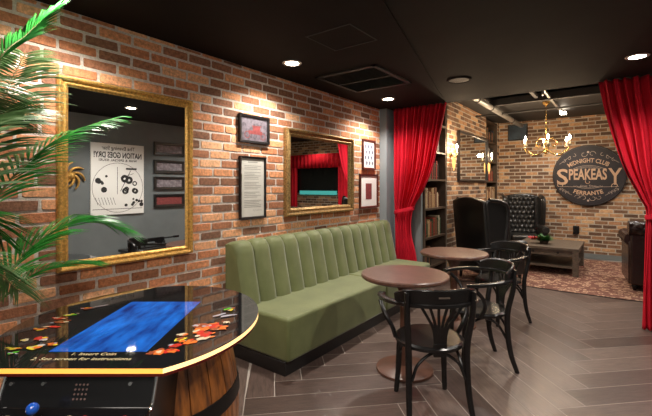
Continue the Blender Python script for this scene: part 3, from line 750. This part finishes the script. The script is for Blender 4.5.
# control cabinet at the front
prof = [(-.12, 0), (-.43, 0), (-.43, .62), (-.68, .66), (-.68, .70), (-.50, .715), (-.455, .819), (-.12, .819)]
mb = MB(); mb.prism(prof, -.262, .262, 'x'); cab = mb.build('control_cabinet', M['cab_black'], t, bevel=.004)
for sx in (-1, 1):
    mb = MB(); mb.tube(bez([(sx*.262, -.458, .822), (sx*.262, -.475, .775), (sx*.262, -.512, .716), (sx*.262, -.60, .705), (sx*.262, -.688, .698)], 20), .006, 8); mb.build('chrome_edging', M['chrome'], t, smooth=True)
def panel(x, s_, off=.0015):   # s_ 0 bottom .. 1 top on the sloping speaker panel
    y0, z0, y1, z1 = -.50, .715, -.455, .819; n = Vector((0, -(z1-z0), (y1-y0))).normalized()
    return Vector((x, y0+(y1-y0)*s_, z0+(z1-z0)*s_))+n*off
mb = MB()
for i in range(4):
    for j in range(4):
        p = panel(-.01+i*.013, .25+j*.13); d = panel(0, .5, 1)-panel(0, .5, 0)
        mb.tube([p-d*.001, p+d*.0008], .0035, 8)
mb.build('speaker_grille', mat('grille_bronze', (.16, .10, .09), .4), t, smooth=True)
for x in (-.125, .175, -.235):
    p = panel(x, .66); d = panel(0, .5, 1)-panel(0, .5, 0); mb = MB(); mb.tube([p-d*.001, p+d*.003], .006, 12); mb.build('screw', M['chrome'], t)
mb = MB(); mb.tube([(-.085, -.575, .705), (-.085, -.575, .745)], .006, 10); j_ = mb.build('joystick', M['chrome'], t, smooth=True)
MB().ball((-.085, -.575, .757), .019).build('joystick_ball', M['bluepl'], j_, smooth=True)
for x, c in ((.02, 'cream'), (.07, 'red'), (.20, 'red'), (-.18, 'cream')):
    mb = MB(); mb.lathe([(.0, .0), (.015, 0), (.015, .010), (.010, .014), (0, .015)], 16, (x, -.565, .7095)); mb.build('button', M['art_'+c], t, smooth=True)

# ------------------------------------------------------------------ lounge alcove
mb = MB(); N_ = 20
front = [(.60+i*3.25/N_, 6.31+.055*((i/N_-.45)*3)**2-(.42*max(0, 1-i/6)**1.3)) for i in range(N_+1)]
poly = front+[(3.85, 9.30), (.60, 9.30)]
t = thing('rug', (0, 0, 0), 0, 'rust and cream patterned rug filling the lounge floor', 'rug')
mb.prism(poly, .0, .012, 'z'); mb.build('pile', M['rug'], t)
mb = MB(); mb.tube([(x, y-.004, .006) for x, y in front], .006, 6); mb.build('binding', M['rugedge'], t)
RZ = .0138

def tufted(mb, w, h, fn, nx=6, nz=7, d=.035, res=9):
    """diamond-tufted panel w x h; fn(x, z, depth) -> point"""
    pts = []
    for r in range(nz+1):
        for c in range(-1, nx+2):
            pts.append(((c+(.5 if r % 2 else 0))*w/nx, r*h/nz))
    def g(u, v):
        x, z = u*w, v*h; dm = min(math.hypot((x-a), (z-b)) for a, b in pts); s_ = w/nx
        p = x/(w/nx)+z/(h/nz)/2 ; q = x/(w/nx)-z/(h/nz)/2
        cr = min(abs(p-round(p)), abs(q-round(q)))
        dd = d*(1-math.exp(-(dm/(s_*.28))**2))*(.72+.28*min(1, cr/.22))
        ed = min(u, 1-u, v, 1-v); dd *= min(1, ed/.04)**.5 if ed < .04 else 1
        return fn(x-w/2, z, dd)
    mb.grid(g, nx*res, nz*res); return [p for p in pts if .02 < p[0] < w-.02 and .02 < p[1] < h-.02]
def make_wing(loc, rz, label, m):
    t = thing('wingback_armchair', loc, rz, label, 'armchair', 'black leather wingback armchairs')
    mb = MB()   # back, reclined, arched top
    top = [(-.372+.744*i/12, 1.225+.065*math.sin(PI*i/12)) for i in range(13)]
    out = [(-.372, .14), (.372, .14)]+[p for p in reversed(top)]
    rings = [[(x, yb-(z-.14)*.10, z) for x, z in out] for yb in (-.30, -.22)]
    mb.loft(rings); mb.build('back', m, t, bevel=.025, bseg=3)
    mb = MB(); bt = tufted(mb, .52, .80, lambda x, z, d: (x, -.225-(z+.30)*.10+d*1.15+.0, .44+z), 6, 8)
    inner = mb.build('tufted_panel', m, t, smooth=True, fix=False, solid=.01)
    mb = MB()
    for (a, b) in bt: mb.ball((a-.26, -.222-(b+.30)*.10+.010, .44+b), .011, u=8, v=5)
    mb.build('buttons', m, inner, smooth=True)
    for s_ in (-1, 1):
        w = [(-.30, .50), (-.37, 1.20), (-.34, 1.25), (-.24, 1.245), (-.06, 1.215), (.0, 1.17), (.0, .92), (-.02, .78), (-.04, .62), (-.04, .50)]
        mb = MB(); mb.prism([(y, z) for y, z in w], s_*.315, s_*.385, 'x'); mb.build('wing', m, t, bevel=.025, bseg=3)
        mb = MB(); mb.tube(bez([(s_*.365, -.30, 1.245), (s_*.372, -.09, 1.215), (s_*.378, .0, 1.13), (s_*.375, .005, .90), (s_*.37, -.02, .66)], 24), [.034]*25, 12); mb.build('scroll', m, t, smooth=True)
        mb = MB(); mb.prism([(-.28, .14), (.33, .14), (.33, .54), (-.22, .54)], s_*.27, s_*.385, 'x'); mb.build('side', m, t, bevel=.02)
        mb = MB(); mb.tube([(s_*.345, -.24, .575), (s_*.345, .30, .575), (s_*.345, .355, .575)], [.075, .075, .070], 20); mb.build('arm', m, t, bevel=.01)
        for yy in (-.27, .29):
            mb = MB(); mb.tube([(s_*.31, yy, .145), (s_*.32, yy*1.03, 0)], [.03, .018], 12); mb.build('leg', M['blackwood'], t, smooth=True)
    MB().box((0, .04, .24), (.56, .56, .20)).build('seat_base', m, t, bevel=.02)
    MB().box((0, .07, .40), (.53, .58, .13)).build('seat_cushion', m, t, bevel=.045, bseg=4)
    return t
W2 = make_wing((1.17, 9.01, RZ), face(.33, -1), 'black leather wingback armchair with tufted back facing out from the back wall', M['leather'])
dup(W2, (1.16, 6.36, RZ), face(.58, .815), 'black leather wingback armchair turned away from the camera beside the bookcase')

t = thing('chesterfield_armchair', (3.33, 7.34, RZ), face(-.10, 1), 'oxblood tufted leather low armchair half hidden by the right curtain', 'armchair')
m = M['leather_brown']
mb = MB(); mb.prism([(-.40, .08), (-.33, .08), (-.33, .80), (-.40, .80)], -.47, .47, 'x'); mb.build('back', m, t, bevel=.02)
# tufted roll along the back and down the arms
def roll(name, p0, p1, r, nseg):
    p0, p1 = Vector(p0), Vector(p1); L_ = (p1-p0).length; d = (p1-p0)/L_; a = Vector((0, 0, 1)).cross(d).normalized(); up = Vector((0, 0, 1)); mb = MB()
    def g(u, v):
        x = u*L_; an = v*2*PI; rr = r; s_ = x/L_*nseg; q = an/(2*PI)*8
        k1, k2 = s_+q/2, s_-q/2; cr = min(abs(k1-round(k1)), abs(k2-round(k2))); rr *= 1-.16*math.exp(-(cr/.13)**2)
        return tuple(p0+d*x+a*math.cos(an)*rr+up*math.sin(an)*rr)
    mb.grid(g, nseg*10, 40)
    for pe in (p0, p1):
        mb.tube([pe-d*.006, pe+d*.006], r*.98, 24)
    return mb.build(name, m, t, smooth=True)
roll('back_roll', (-.49, -.375, .865), (.49, -.375, .865), .105, 7)
for s_ in (-1, 1):
    MB().box((s_*.43, .04, .38), (.12, .78, .60)).build('side', m, t, bevel=.02)
    roll('arm_roll', (s_*.44, -.32, .70), (s_*.44, .44, .70), .095, 5)
    for yy in (-.34, .38): MB().lathe([(.03, .09), (.035, .05), (.02, 0), (0, 0)], 12, (s_*.42, yy, 0)).build('foot', M['blackwood'], t)
MB().box((0, .05, .22), (.76, .76, .28)).build('seat_base', m, t, bevel=.02)
MB().box((0, .07, .42), (.72, .74, .14)).build('seat_cushion', m, t, bevel=.04, bseg=4)

# coffee table
t = thing('coffee_table', (1.79, 7.95, RZ), 0, 'square weathered wood coffee table with lower shelf on the rug', 'table')
W_, D_, Hh = .94, 1.18, .445
mb = MB()
for k in range(5): mb.box((0, -D_/2+.06+(D_-.12)/5*(k+.5), Hh-.016), (W_-.12, (D_-.12)/5-.004, .030))
for s_ in (-1, 1): mb.box((s_*(W_/2-.03), 0, Hh-.018), (.06, D_, .036)); mb.box((0, s_*(D_/2-.03), Hh-.018), (W_-.12, .06, .036))
mb.build('table_top', M['greywood'], t)
for sx in (-1, 1):
    for sy in (-1, 1): MB().box((sx*(W_/2-.045), sy*(D_/2-.045), (Hh-.036)/2), (.08, .08, Hh-.036)).build('leg', M['greywood'], t, bevel=.003)
for sx in (-1, 1): MB().box((sx*(W_/2-.05), 0, Hh-.085), (.025, D_-.18, .10)).build('apron', M['greywood'], t)
for sy in (-1, 1):
    ap = MB().box((0, sy*(D_/2-.05), Hh-.085), (W_-.18, .025, .10)).build('apron', M['greywood'], t)
    if sy < 0:
        for x in (-.18, .18): MB().lathe([(0, 0), (.016, .0), (.018, .012), (0, .016)], 12).build('knob', M['hoop'], ap).matrix_local = Matrix.Translation((x, -D_/2+.037, Hh-.085)) @ Matrix.Rotation(PI/2, 4, 'X')
MB().box((0, 0, .13), (W_-.10, D_-.10, .03)).build('shelf', M['greywood'], t)
# poinsettia basket
t = thing('poinsettia', (1.72, 7.75, RZ+Hh), 0, 'small red and green poinsettia plant on the coffee table', 'plant')
mb = MB(); mb.lathe([(0, 0), (.055, 0), (.075, .05), (.07, .055), (0, .05)], 18); mb.build('bowl', M['darkwood'], t, smooth=True)
rg = random.Random(8)
for nm, m_, n, spx in (('leaves', M['leaf'], 110, .06), ('flowers', M['flower'], 40, -.10)):
    mb = MB()
    for k in range(n):
        a = rg.uniform(0, 2*PI); e = rg.uniform(.0, 1.1); L_ = rg.uniform(.11, .20) if nm == 'leaves' else .085
        c0 = Vector((0, 0, .05)) if nm == 'leaves' else Vector((-.15+rg.uniform(-.06, .06), rg.uniform(-.06, .03), .05+rg.uniform(0, .04)))
        d = Vector((math.cos(a)*math.cos(e), math.sin(a)*math.cos(e), math.sin(e)*.8)); w = d.cross(Vector((0, 0, 1))).normalized()*L_*.22
        mb.add([c0, c0+d*L_*.5+w, c0+d*L_, c0+d*L_*.5-w], [(0, 1, 2, 3)])
    mb.build(nm, m_, t, fix=False)

# small black lantern on the back wall ledge / wall socket
x, z = wy(576, 230, YB-.04)
t = thing('wall_socket', (x, YB-.004, z), 0, 'small black wall socket box on the brick behind the coffee table', 'socket')
MB().box((0, -.02, 0), (.11, .04, .17)).build('box', M['cab_black'], t, bevel=.008)
MB().lathe([(0, 0), (.025, 0), (.025, .012), (0, .012)], 16).build('plug', M['cab_black'], t).matrix_local = Matrix.Translation((0, -.04, .02)) @ Matrix.Rotation(PI/2, 4, 'X')
# blue picture, high on the back wall
t, yi = picture('framed_painting', (.955, YB-.004, 2.66), 0, .40, .36, .025, .03, M['blackframe'], 'canvas', M['bluepic'],
        'small dark blue painting high on the back wall left of the chandelier', 'picture')
# alcove mirror between the two bookcases
picture('wall_mirror', (XA+.006, 7.56, 1.99), LW, 1.78, .86, .03, .05, M['blackframe'], 'mirror_glass', M['mirror'],
        'black framed mirror between the two bookcases reflecting brick', 'mirror', z_in=.3)

# oval speakeasy sign
sx_, sz_ = .625, .615
t = thing('pub_sign', (2.262, YB-.004, 1.682), 0, 'round black speakeasy sign with gold lettering on the back wall', 'sign')
n = 72
mb = MB(); mb.loft([[(sx_*q*math.cos(2*PI*k/n), y, sz_*q*math.sin(2*PI*k/n)) for k in range(n)] for q, y in ((1, 0), (1, -.035), (.985, -.04))]); mb.build('board', M['signboard'], t)
mb = MB(); mb.loft([[(sx_*q*math.cos(2*PI*k/n), y, sz_*q*math.sin(2*PI*k/n)) for k in range(n)] for q, y in ((.985, -.0405), (.99, -.050), (.965, -.050), (.96, -.0405))], cap=False); mb.build('rim', M['signrim'], t)
ys = -.0425
mb = MB()
def big(s, size, x0, z0, zs, fit): text_into(mb, s, size, lambda a, b: (x0+a, ys, z0+b*zs), .006, fit)
big('S', .46, -.445, -.045, 1.0, .20); big('PEAKEAS', .225, -.01, .01, 1.35, .64); big('Y', .46, .44, -.045, 1.0, .22)
# swashes
def curl(cx, cz, r, a0, a1, w, m_=None):
    P_ = [(cx+r*(1-.6*i/20)*math.cos(a0+(a1-a0)*i/20), cz+r*(1-.6*i/20)*math.sin(a0+(a1-a0)*i/20)) for i in range(21)]
    for p, q in zip(P_, P_[1:]): line(mb, *p, *q, w, ys)
curl(-.50, -.20, .06, -.5, 4.5, .012); curl(.44, -.21, .06, 3.6, -1.4, .012)
curl(.0, -.13, .05, 2.5, 7, .008)
mb.build('speakeasy_lettering', M['signgold'], t, fix=False)
mb = MB()
def arc(s, size, R, zc, up=True, off=.001, fit=None):
    def fn(a, b):
        an = a/R
        return ((R+b)*math.sin(an), ys, zc+(R+b)*math.cos(an)) if up else ((R-b)*math.sin(an), ys, zc-(R-b)*math.cos(an))
    text_into(mb, s, size, fn, off, fit)
arc('MIDNIGHT CLUB', .12, .62, -.32, True, .002, .72)
mb.build('arched_lettering', M['signgold'], t, fix=False)
mb = MB()
arc('FERRANTE', .11, .72, .355, False, .003, .50)
mb.build('arched_lettering', M['signgold'], t, fix=False)
mb = MB()
def darc(R, zc, up, a, w, k=24):
    pts = [(R*math.sin(-a+2*a*i/k), zc+(R if up else -R)*math.cos(-a+2*a*i/k)) for i in range(k+1)]
    for p, q in zip(pts, pts[1:]): line(mb, *p, *q, w, ys)
darc(.545, -.345, True, .50, .006); darc(.52, -.345, True, .44, .005); darc(.50, -.345, True, .38, .004)
darc(.62, .355, False, .42, .005); darc(.60, .355, False, .36, .004)
for s_ in (-1, 1):
    line(mb, s_*.50, -.225, s_*.12, -.235, .006, ys)
    for k in range(3):
        curl(s_*(.47-.05*k), -.29-.035*k, .04, 0 if s_ < 0 else PI, (0 if s_ < 0 else PI)+s_*-4, .006)
        curl(s_*(.42-.09*k), .30+.055*k, .04, PI/2, PI/2+s_*4, .006)
    curl(s_*.07, .43, .06, 0, s_*5, .007); curl(s_*.08, -.46, .06, PI, PI+s_*5, .007); curl(s_*.18, -.44, .05, PI, PI+s_*5, .006)
    line(mb, s_*.50, -.27, s_*.28, -.40, .006, ys); line(mb, s_*.50, .24, s_*.30, .40, .006, ys)
disc(mb, 0, .47, .022, ys, 12); disc(mb, 0, -.51, .020, ys, 12)
text_into(mb, 'Great Times', .055, lambda a, b: (a+b*.2, ys, b-.215), .0)
mb.build('flourishes', M['signwhite'], t, fix=False)

# ---- bookcases and their books
SH = [.28, .71, 1.14, 1.57, 1.99, 2.42]
def make_case(y0, y1, label):
    t = thing('bookcase', (.17, y0, 0), 0, label, 'bookcase', 'built-in bookcases'); w = y1-y0; d = .385
    for yy in (.014, w-.014): MB().box((d/2, yy, 1.44), (d, .028, 2.88)).build('side_panel', M['darkwood'], t)
    MB().box((.01, w/2, 1.44), (.016, w-.06, 2.88)).build('back_panel', M['darkwood'], t)
    for z in SH+[2.86]: MB().box((d/2+.01, w/2, z-.014), (d-.02, w-.058, .028)).build('shelf', M['darkwood'], t)
    MB().box((d/2, w/2, .05), (d-.02, w-.058, .10)).build('kick_board', M['darkwood'], t)
    return t
make_case(5.31, 6.17, 'dark wood bookcase behind the left red curtain')
make_case(8.50, 9.40, 'dark wood bookcase in the far left corner of the lounge')
rg = random.Random(31)
proto = {}
def book(key, y, z, w, h, d, lean, label, group):
    if key not in proto:
        mb = MB(); n = 6   # rounded spine towards +x, unit size
        prof = [(-1, -.5), (-.06, -.5)]+[(-.06+.06*math.sin(PI*i/n), -.5+i/n) for i in range(1, n)]+[(-.06, .5), (-1, .5)]
        mb.prism(prof, 0, 1, 'z')
        for bz in (.14, .80): mb.prism([(-.01+.012*1, -.46), (.016, 0), (-.01+.012, .46), (-.05, .46), (-.05, -.46)], bz, bz+.03, 'z')
        o = mb.build('book', M['book_'+key], None, bevel=0); proto[key] = o
    else:
        o = proto[key].copy(); COL.objects.link(o)
    o.location = (.52, y, z); o.scale = (d, w, h); o.rotation_euler = (lean, 0, 0); tag(o, label, 'book', group)
ordn = {1: 'second lowest', 2: 'third', 3: 'fourth', 4: 'fifth', 5: 'top', 0: 'lowest'}
pal = {1: ['red', 'brown', 'tan', 'brown', 'green', 'cream'], 2: ['tan', 'cream', 'brown', 'tan', 'brown'], 3: ['brown', 'black', 'red', 'black'], 4: ['grey', 'cream', 'grey', 'black'], 5: ['brown', 'navy', 'green', 'black'], 0: ['black', 'brown']}
for (y0, y1, wh, cn) in ((5.345, 6.13, 'near', 'bookcase behind the left curtain'), (8.54, 9.36, 'far', 'far corner bookcase')):
    for si in range(0, 6):
        y = y0+.01; end = y1-rg.uniform(.02, .25); zz = SH[si]+.0005
        if wh == 'near' and si == 0: end = y0+.3
        while y < end:
            w = rg.uniform(.026, .050); h = rg.uniform(.20, .31); key = rg.choice(pal[si])
            if y+w > y1-.01: break
            book(key, y+w/2, zz, w, h, rg.uniform(.17, .22), 0, '%s hardback book upright on the %s shelf of the %s' % (key, ordn[si], cn), '%s books on the %s shelf, %s' % (key, ordn[si], cn))
            y += w+rg.uniform(.001, .004)

# ---- sconces
def make_sconce(loc, label):
    t = thing('wall_sconce', loc, LW, label, 'wall light', 'brass crystal wall sconces')
    mb = MB(); mb.lathe([(0, 0), (.05, 0), (.045, .012), (.02, .02), (0, .022)], 18); mb.build('back_plate', M['brass'], t, smooth=True).matrix_local = Matrix.Translation((0, 0, -.05)) @ Matrix.Rotation(PI/2, 4, 'X')
    mb = MB(); mb.tube(bez([(0, -.01, -.05), (0, -.07, -.10), (0, -.115, -.07), (0, -.11, -.03)], 15), .006, 8); mb.build('arm', M['brass'], t, smooth=True)
    mb = MB(); mb.lathe([(.004, -.035), (.026, -.028), (.026, -.024), (.012, -.02), (.012, .045), (0, .045)], 14, (0, -.11, 0)); mb.build('candle', M['candle'], t, smooth=True)
    mb = MB(); mb.lathe([(.004, .045), (.014, .06), (.017, .075), (.010, .10), (.001, .12)], 12, (0, -.11, 0)); mb.build('bulb', M['bulb'], t, smooth=True)
    for k in range(3):
        mb = MB(); mb.lathe([(.001, -.10), (.012, -.14), (.014, -.19), (.008, -.27), (.001, -.29)], 8, (-.04+.04*k, -.06, .02-(.05 if k == 1 else 0))); mb.build('crystal_drop', M['amber'], t)
    return t
s0 = make_sconce((XA, 6.34, 2.03), 'lit candle wall sconce with amber drops left of the lounge mirror')
dup(s0, (XA, 8.46, 2.03), LW, 'lit candle wall sconce with amber drops right of the lounge mirror')
point((XA+.17, 6.34, 2.10), 16); point((XA+.17, 8.42, 2.10), 10)

# ---- chandelier
t = thing('chandelier', (1.80, 7.40, 2.06), 0, 'brass chandelier with six lit candle bulbs over the coffee table', 'chandelier')
mb = MB(); mb.lathe([(0, -.07), (.015, -.06), (.035, -.03), (.02, .0), (.012, .06), (.03, .10), (.035, .14), (.014, .19), (.012, .34), (.022, .38), (.006, .42), (0, .42)], 18); mb.build('stem', M['brass'], t, smooth=True)
mb = MB(); z = .42
while z < .76:
    mb.tube([(.010*math.cos(a), 0, z+.02+.02*math.sin(a)) if int(z*100/3.2) % 2 else (0, .010*math.cos(a), z+.02+.02*math.sin(a)) for a in [2*PI*i/10 for i in range(11)]], .0035, 5); z += .032
mb.build('chain', M['brass'], t, smooth=True)
MB().lathe([(0, .74), (.05, .77), (.06, .80), (.06, .81), (0, .81)], 18).build('ceiling_cup', M['brass'], t, smooth=True)
for k in range(6):
    a = math.radians(37+5+60*k); R_ = .36
    f = lambda r, z: (r*math.cos(a), r*math.sin(a), z)
    mb = MB(); mb.tube(bez([f(.02, .02), f(.10, -.05), f(.22, -.07), f(.33, -.01), f(R_, .06)], 20), .0075, 8); arm = mb.build('arm', M['brass'], t, smooth=True)
    mb = MB(); mb.tube(bez([f(.02, .16), f(.10, .20), f(.17, .12), f(.13, .06), f(.10, .09)], 20), .005, 6); mb.build('scroll', M['brass'], t, smooth=True)
    cx, cy, _ = f(R_, 0)
    mb = MB(); mb.lathe([(.004, .05), (.035, .07), (.036, .075), (.013, .078), (.012, .15), (0, .15)], 14, (cx, cy, 0)); mb.build('candle', M['candle'], t, smooth=True)
    mb = MB(); mb.lathe([(.004, .15), (.016, .168), (.019, .185), (.010, .215), (.001, .235)], 12, (cx, cy, 0)); mb.build('bulb', M['bulb'], t, smooth=True)
    point((1.80+cx*1.12, 7.40+cy*1.12, 2.06+.26), 7)

# ---- services on the alcove ceiling
t = thing('duct_pipe', (1.03, 5.4, 2.80), 0, 'silver round duct pipe running along the lounge ceiling', 'pipe')
mb = MB(); mb.tube([(0, 0, 0), (0, 4.1, 0)], .045, 18); mb.build('pipe', M['steel'], t, smooth=True)
for yy in (.8, 1.6, 3.2): mb = MB(); mb.tube([(0, yy-.015, 0), (0, yy+.015, 0)], .052, 18); mb.tube([(0, yy, .05), (0, yy, .26 if yy < 1.6 else .10)], .006, 6); mb.build('bracket', M['blackpaint'], t)
t = thing('track_light', (1.90, 6.55, 2.86), 0, 'pale linear track light rail on the lounge ceiling above the chandelier', 'ceiling light')
MB().box((0, 1.0, 0), (.035, 2.4, .03)).build('rail', M['steel'], t)
MB().box((0, -.19, -.03), (.03, .03, .12)).build('hanger', M['steel'], t)
MB().box((.03, 1.95, -.03), (.09, .18, .03)).build('lamp_panel', M['lens'], t)
l = spot((1.85, 8.45, 2.78), 60, 150)
for nm, z_, y_ in (('conduit_pipe', 2.78, 7.6),):
    t = tag(MB().tube([(.6, y_, z_), (6.2, y_, z_)], .015, 8).build(nm, M['blackpaint']), 'thin black conduit crossing the lounge ceiling', 'pipe')

# ---- curtained stage at the far right of the lounge, seen in the bench mirror
t = thing('curtained_stage', (4.75, YB-.13, 0), 0, 'red curtained stage with dark screen, seen in the mirror above the bench', 'stage')
def sg(x0, x1, z0, z1, nf):
    mb = MB(); mb.grid(lambda u, v: (x0+(x1-x0)*u, .03*math.sin(2*PI*u*nf), z0+(z1-z0)*v), nf*10, 2); return mb
sg(-1.35, 1.35, 2.02, 2.45, 18).build('valance', M['red'], t, smooth=True, solid=.006, fix=False)
sg(-1.35, -.85, .01, 2.05, 5).build('stage_curtain', M['red'], t, smooth=True, solid=.006, fix=False)
sg(.75, 1.35, .01, 2.05, 5).build('stage_curtain', M['red'], t, smooth=True, solid=.006, fix=False)
MB().box((-.02, .10, 1.65), (1.7, .03, .8)).build('screen_panel', M['blackscreen'], t)
MB().box((-.02, .075, 1.26), (1.45, .02, .12)).build('lit_picture', M['teal'], t)
MB().box((-.02, .05, .40), (1.75, .12, .80)).build('stage_front', M['blackframe'], t)
spot((4.6, 9.0, 2.85), 24, 130, col=(1, .8, .6)); spot((3.6, 7.4, 2.88), 80, 150); spot((2.97, 7.5, 2.84), 60, 140); spot((1.6, 5.9, 2.86), 85, 140)  # wide lounge spot and bookcase spot are added fill, without fittings
d = dup(d0, (2.97, 7.5, HA-.05), 0, 'round recessed downlight in the lounge ceiling, seen in the bench mirror')
# ceiling panel around that lamp
slab('ceiling_lamp_panel', M['blackpaint'], (2.97, 7.5, HA-.025), (.3, .3, .05))

# unseen area light added behind the camera as soft fill, no real lamp
l = bpy.data.lights.new('fill_light', 'AREA'); l.energy = 60; l.size = 1.6; l.color = (1, .90, .80)
o = bpy.data.objects.new('fill_light', l); COL.objects.link(o); o.location = (2.6, -.3, 2.5); o.rotation_euler = (math.radians(18), 0, 0)

# ------------------------------------------------------------------ world, camera, view
w = bpy.data.worlds.new('world'); S.world = w; w.use_nodes = True
w.node_tree.nodes['Background'].inputs[0].default_value = (.5, .45, .4, 1); w.node_tree.nodes['Background'].inputs[1].default_value = .3
cam = bpy.data.cameras.new('camera'); co = bpy.data.objects.new('camera', cam); COL.objects.link(co); S.camera = co
cam.sensor_width = 36; cam.lens = 36*F/652; cam.shift_y = -22/652; cam.clip_start = .02
co.location = (CXc, 0, HCAM); co.rotation_euler = (PI/2, 0, math.atan2(.603, .798))
S.view_settings.view_transform = 'Standard'; S.view_settings.look = 'None'; S.view_settings.gamma = 1; S.view_settings.exposure = 0.42
S.view_settings.use_curve_mapping = False
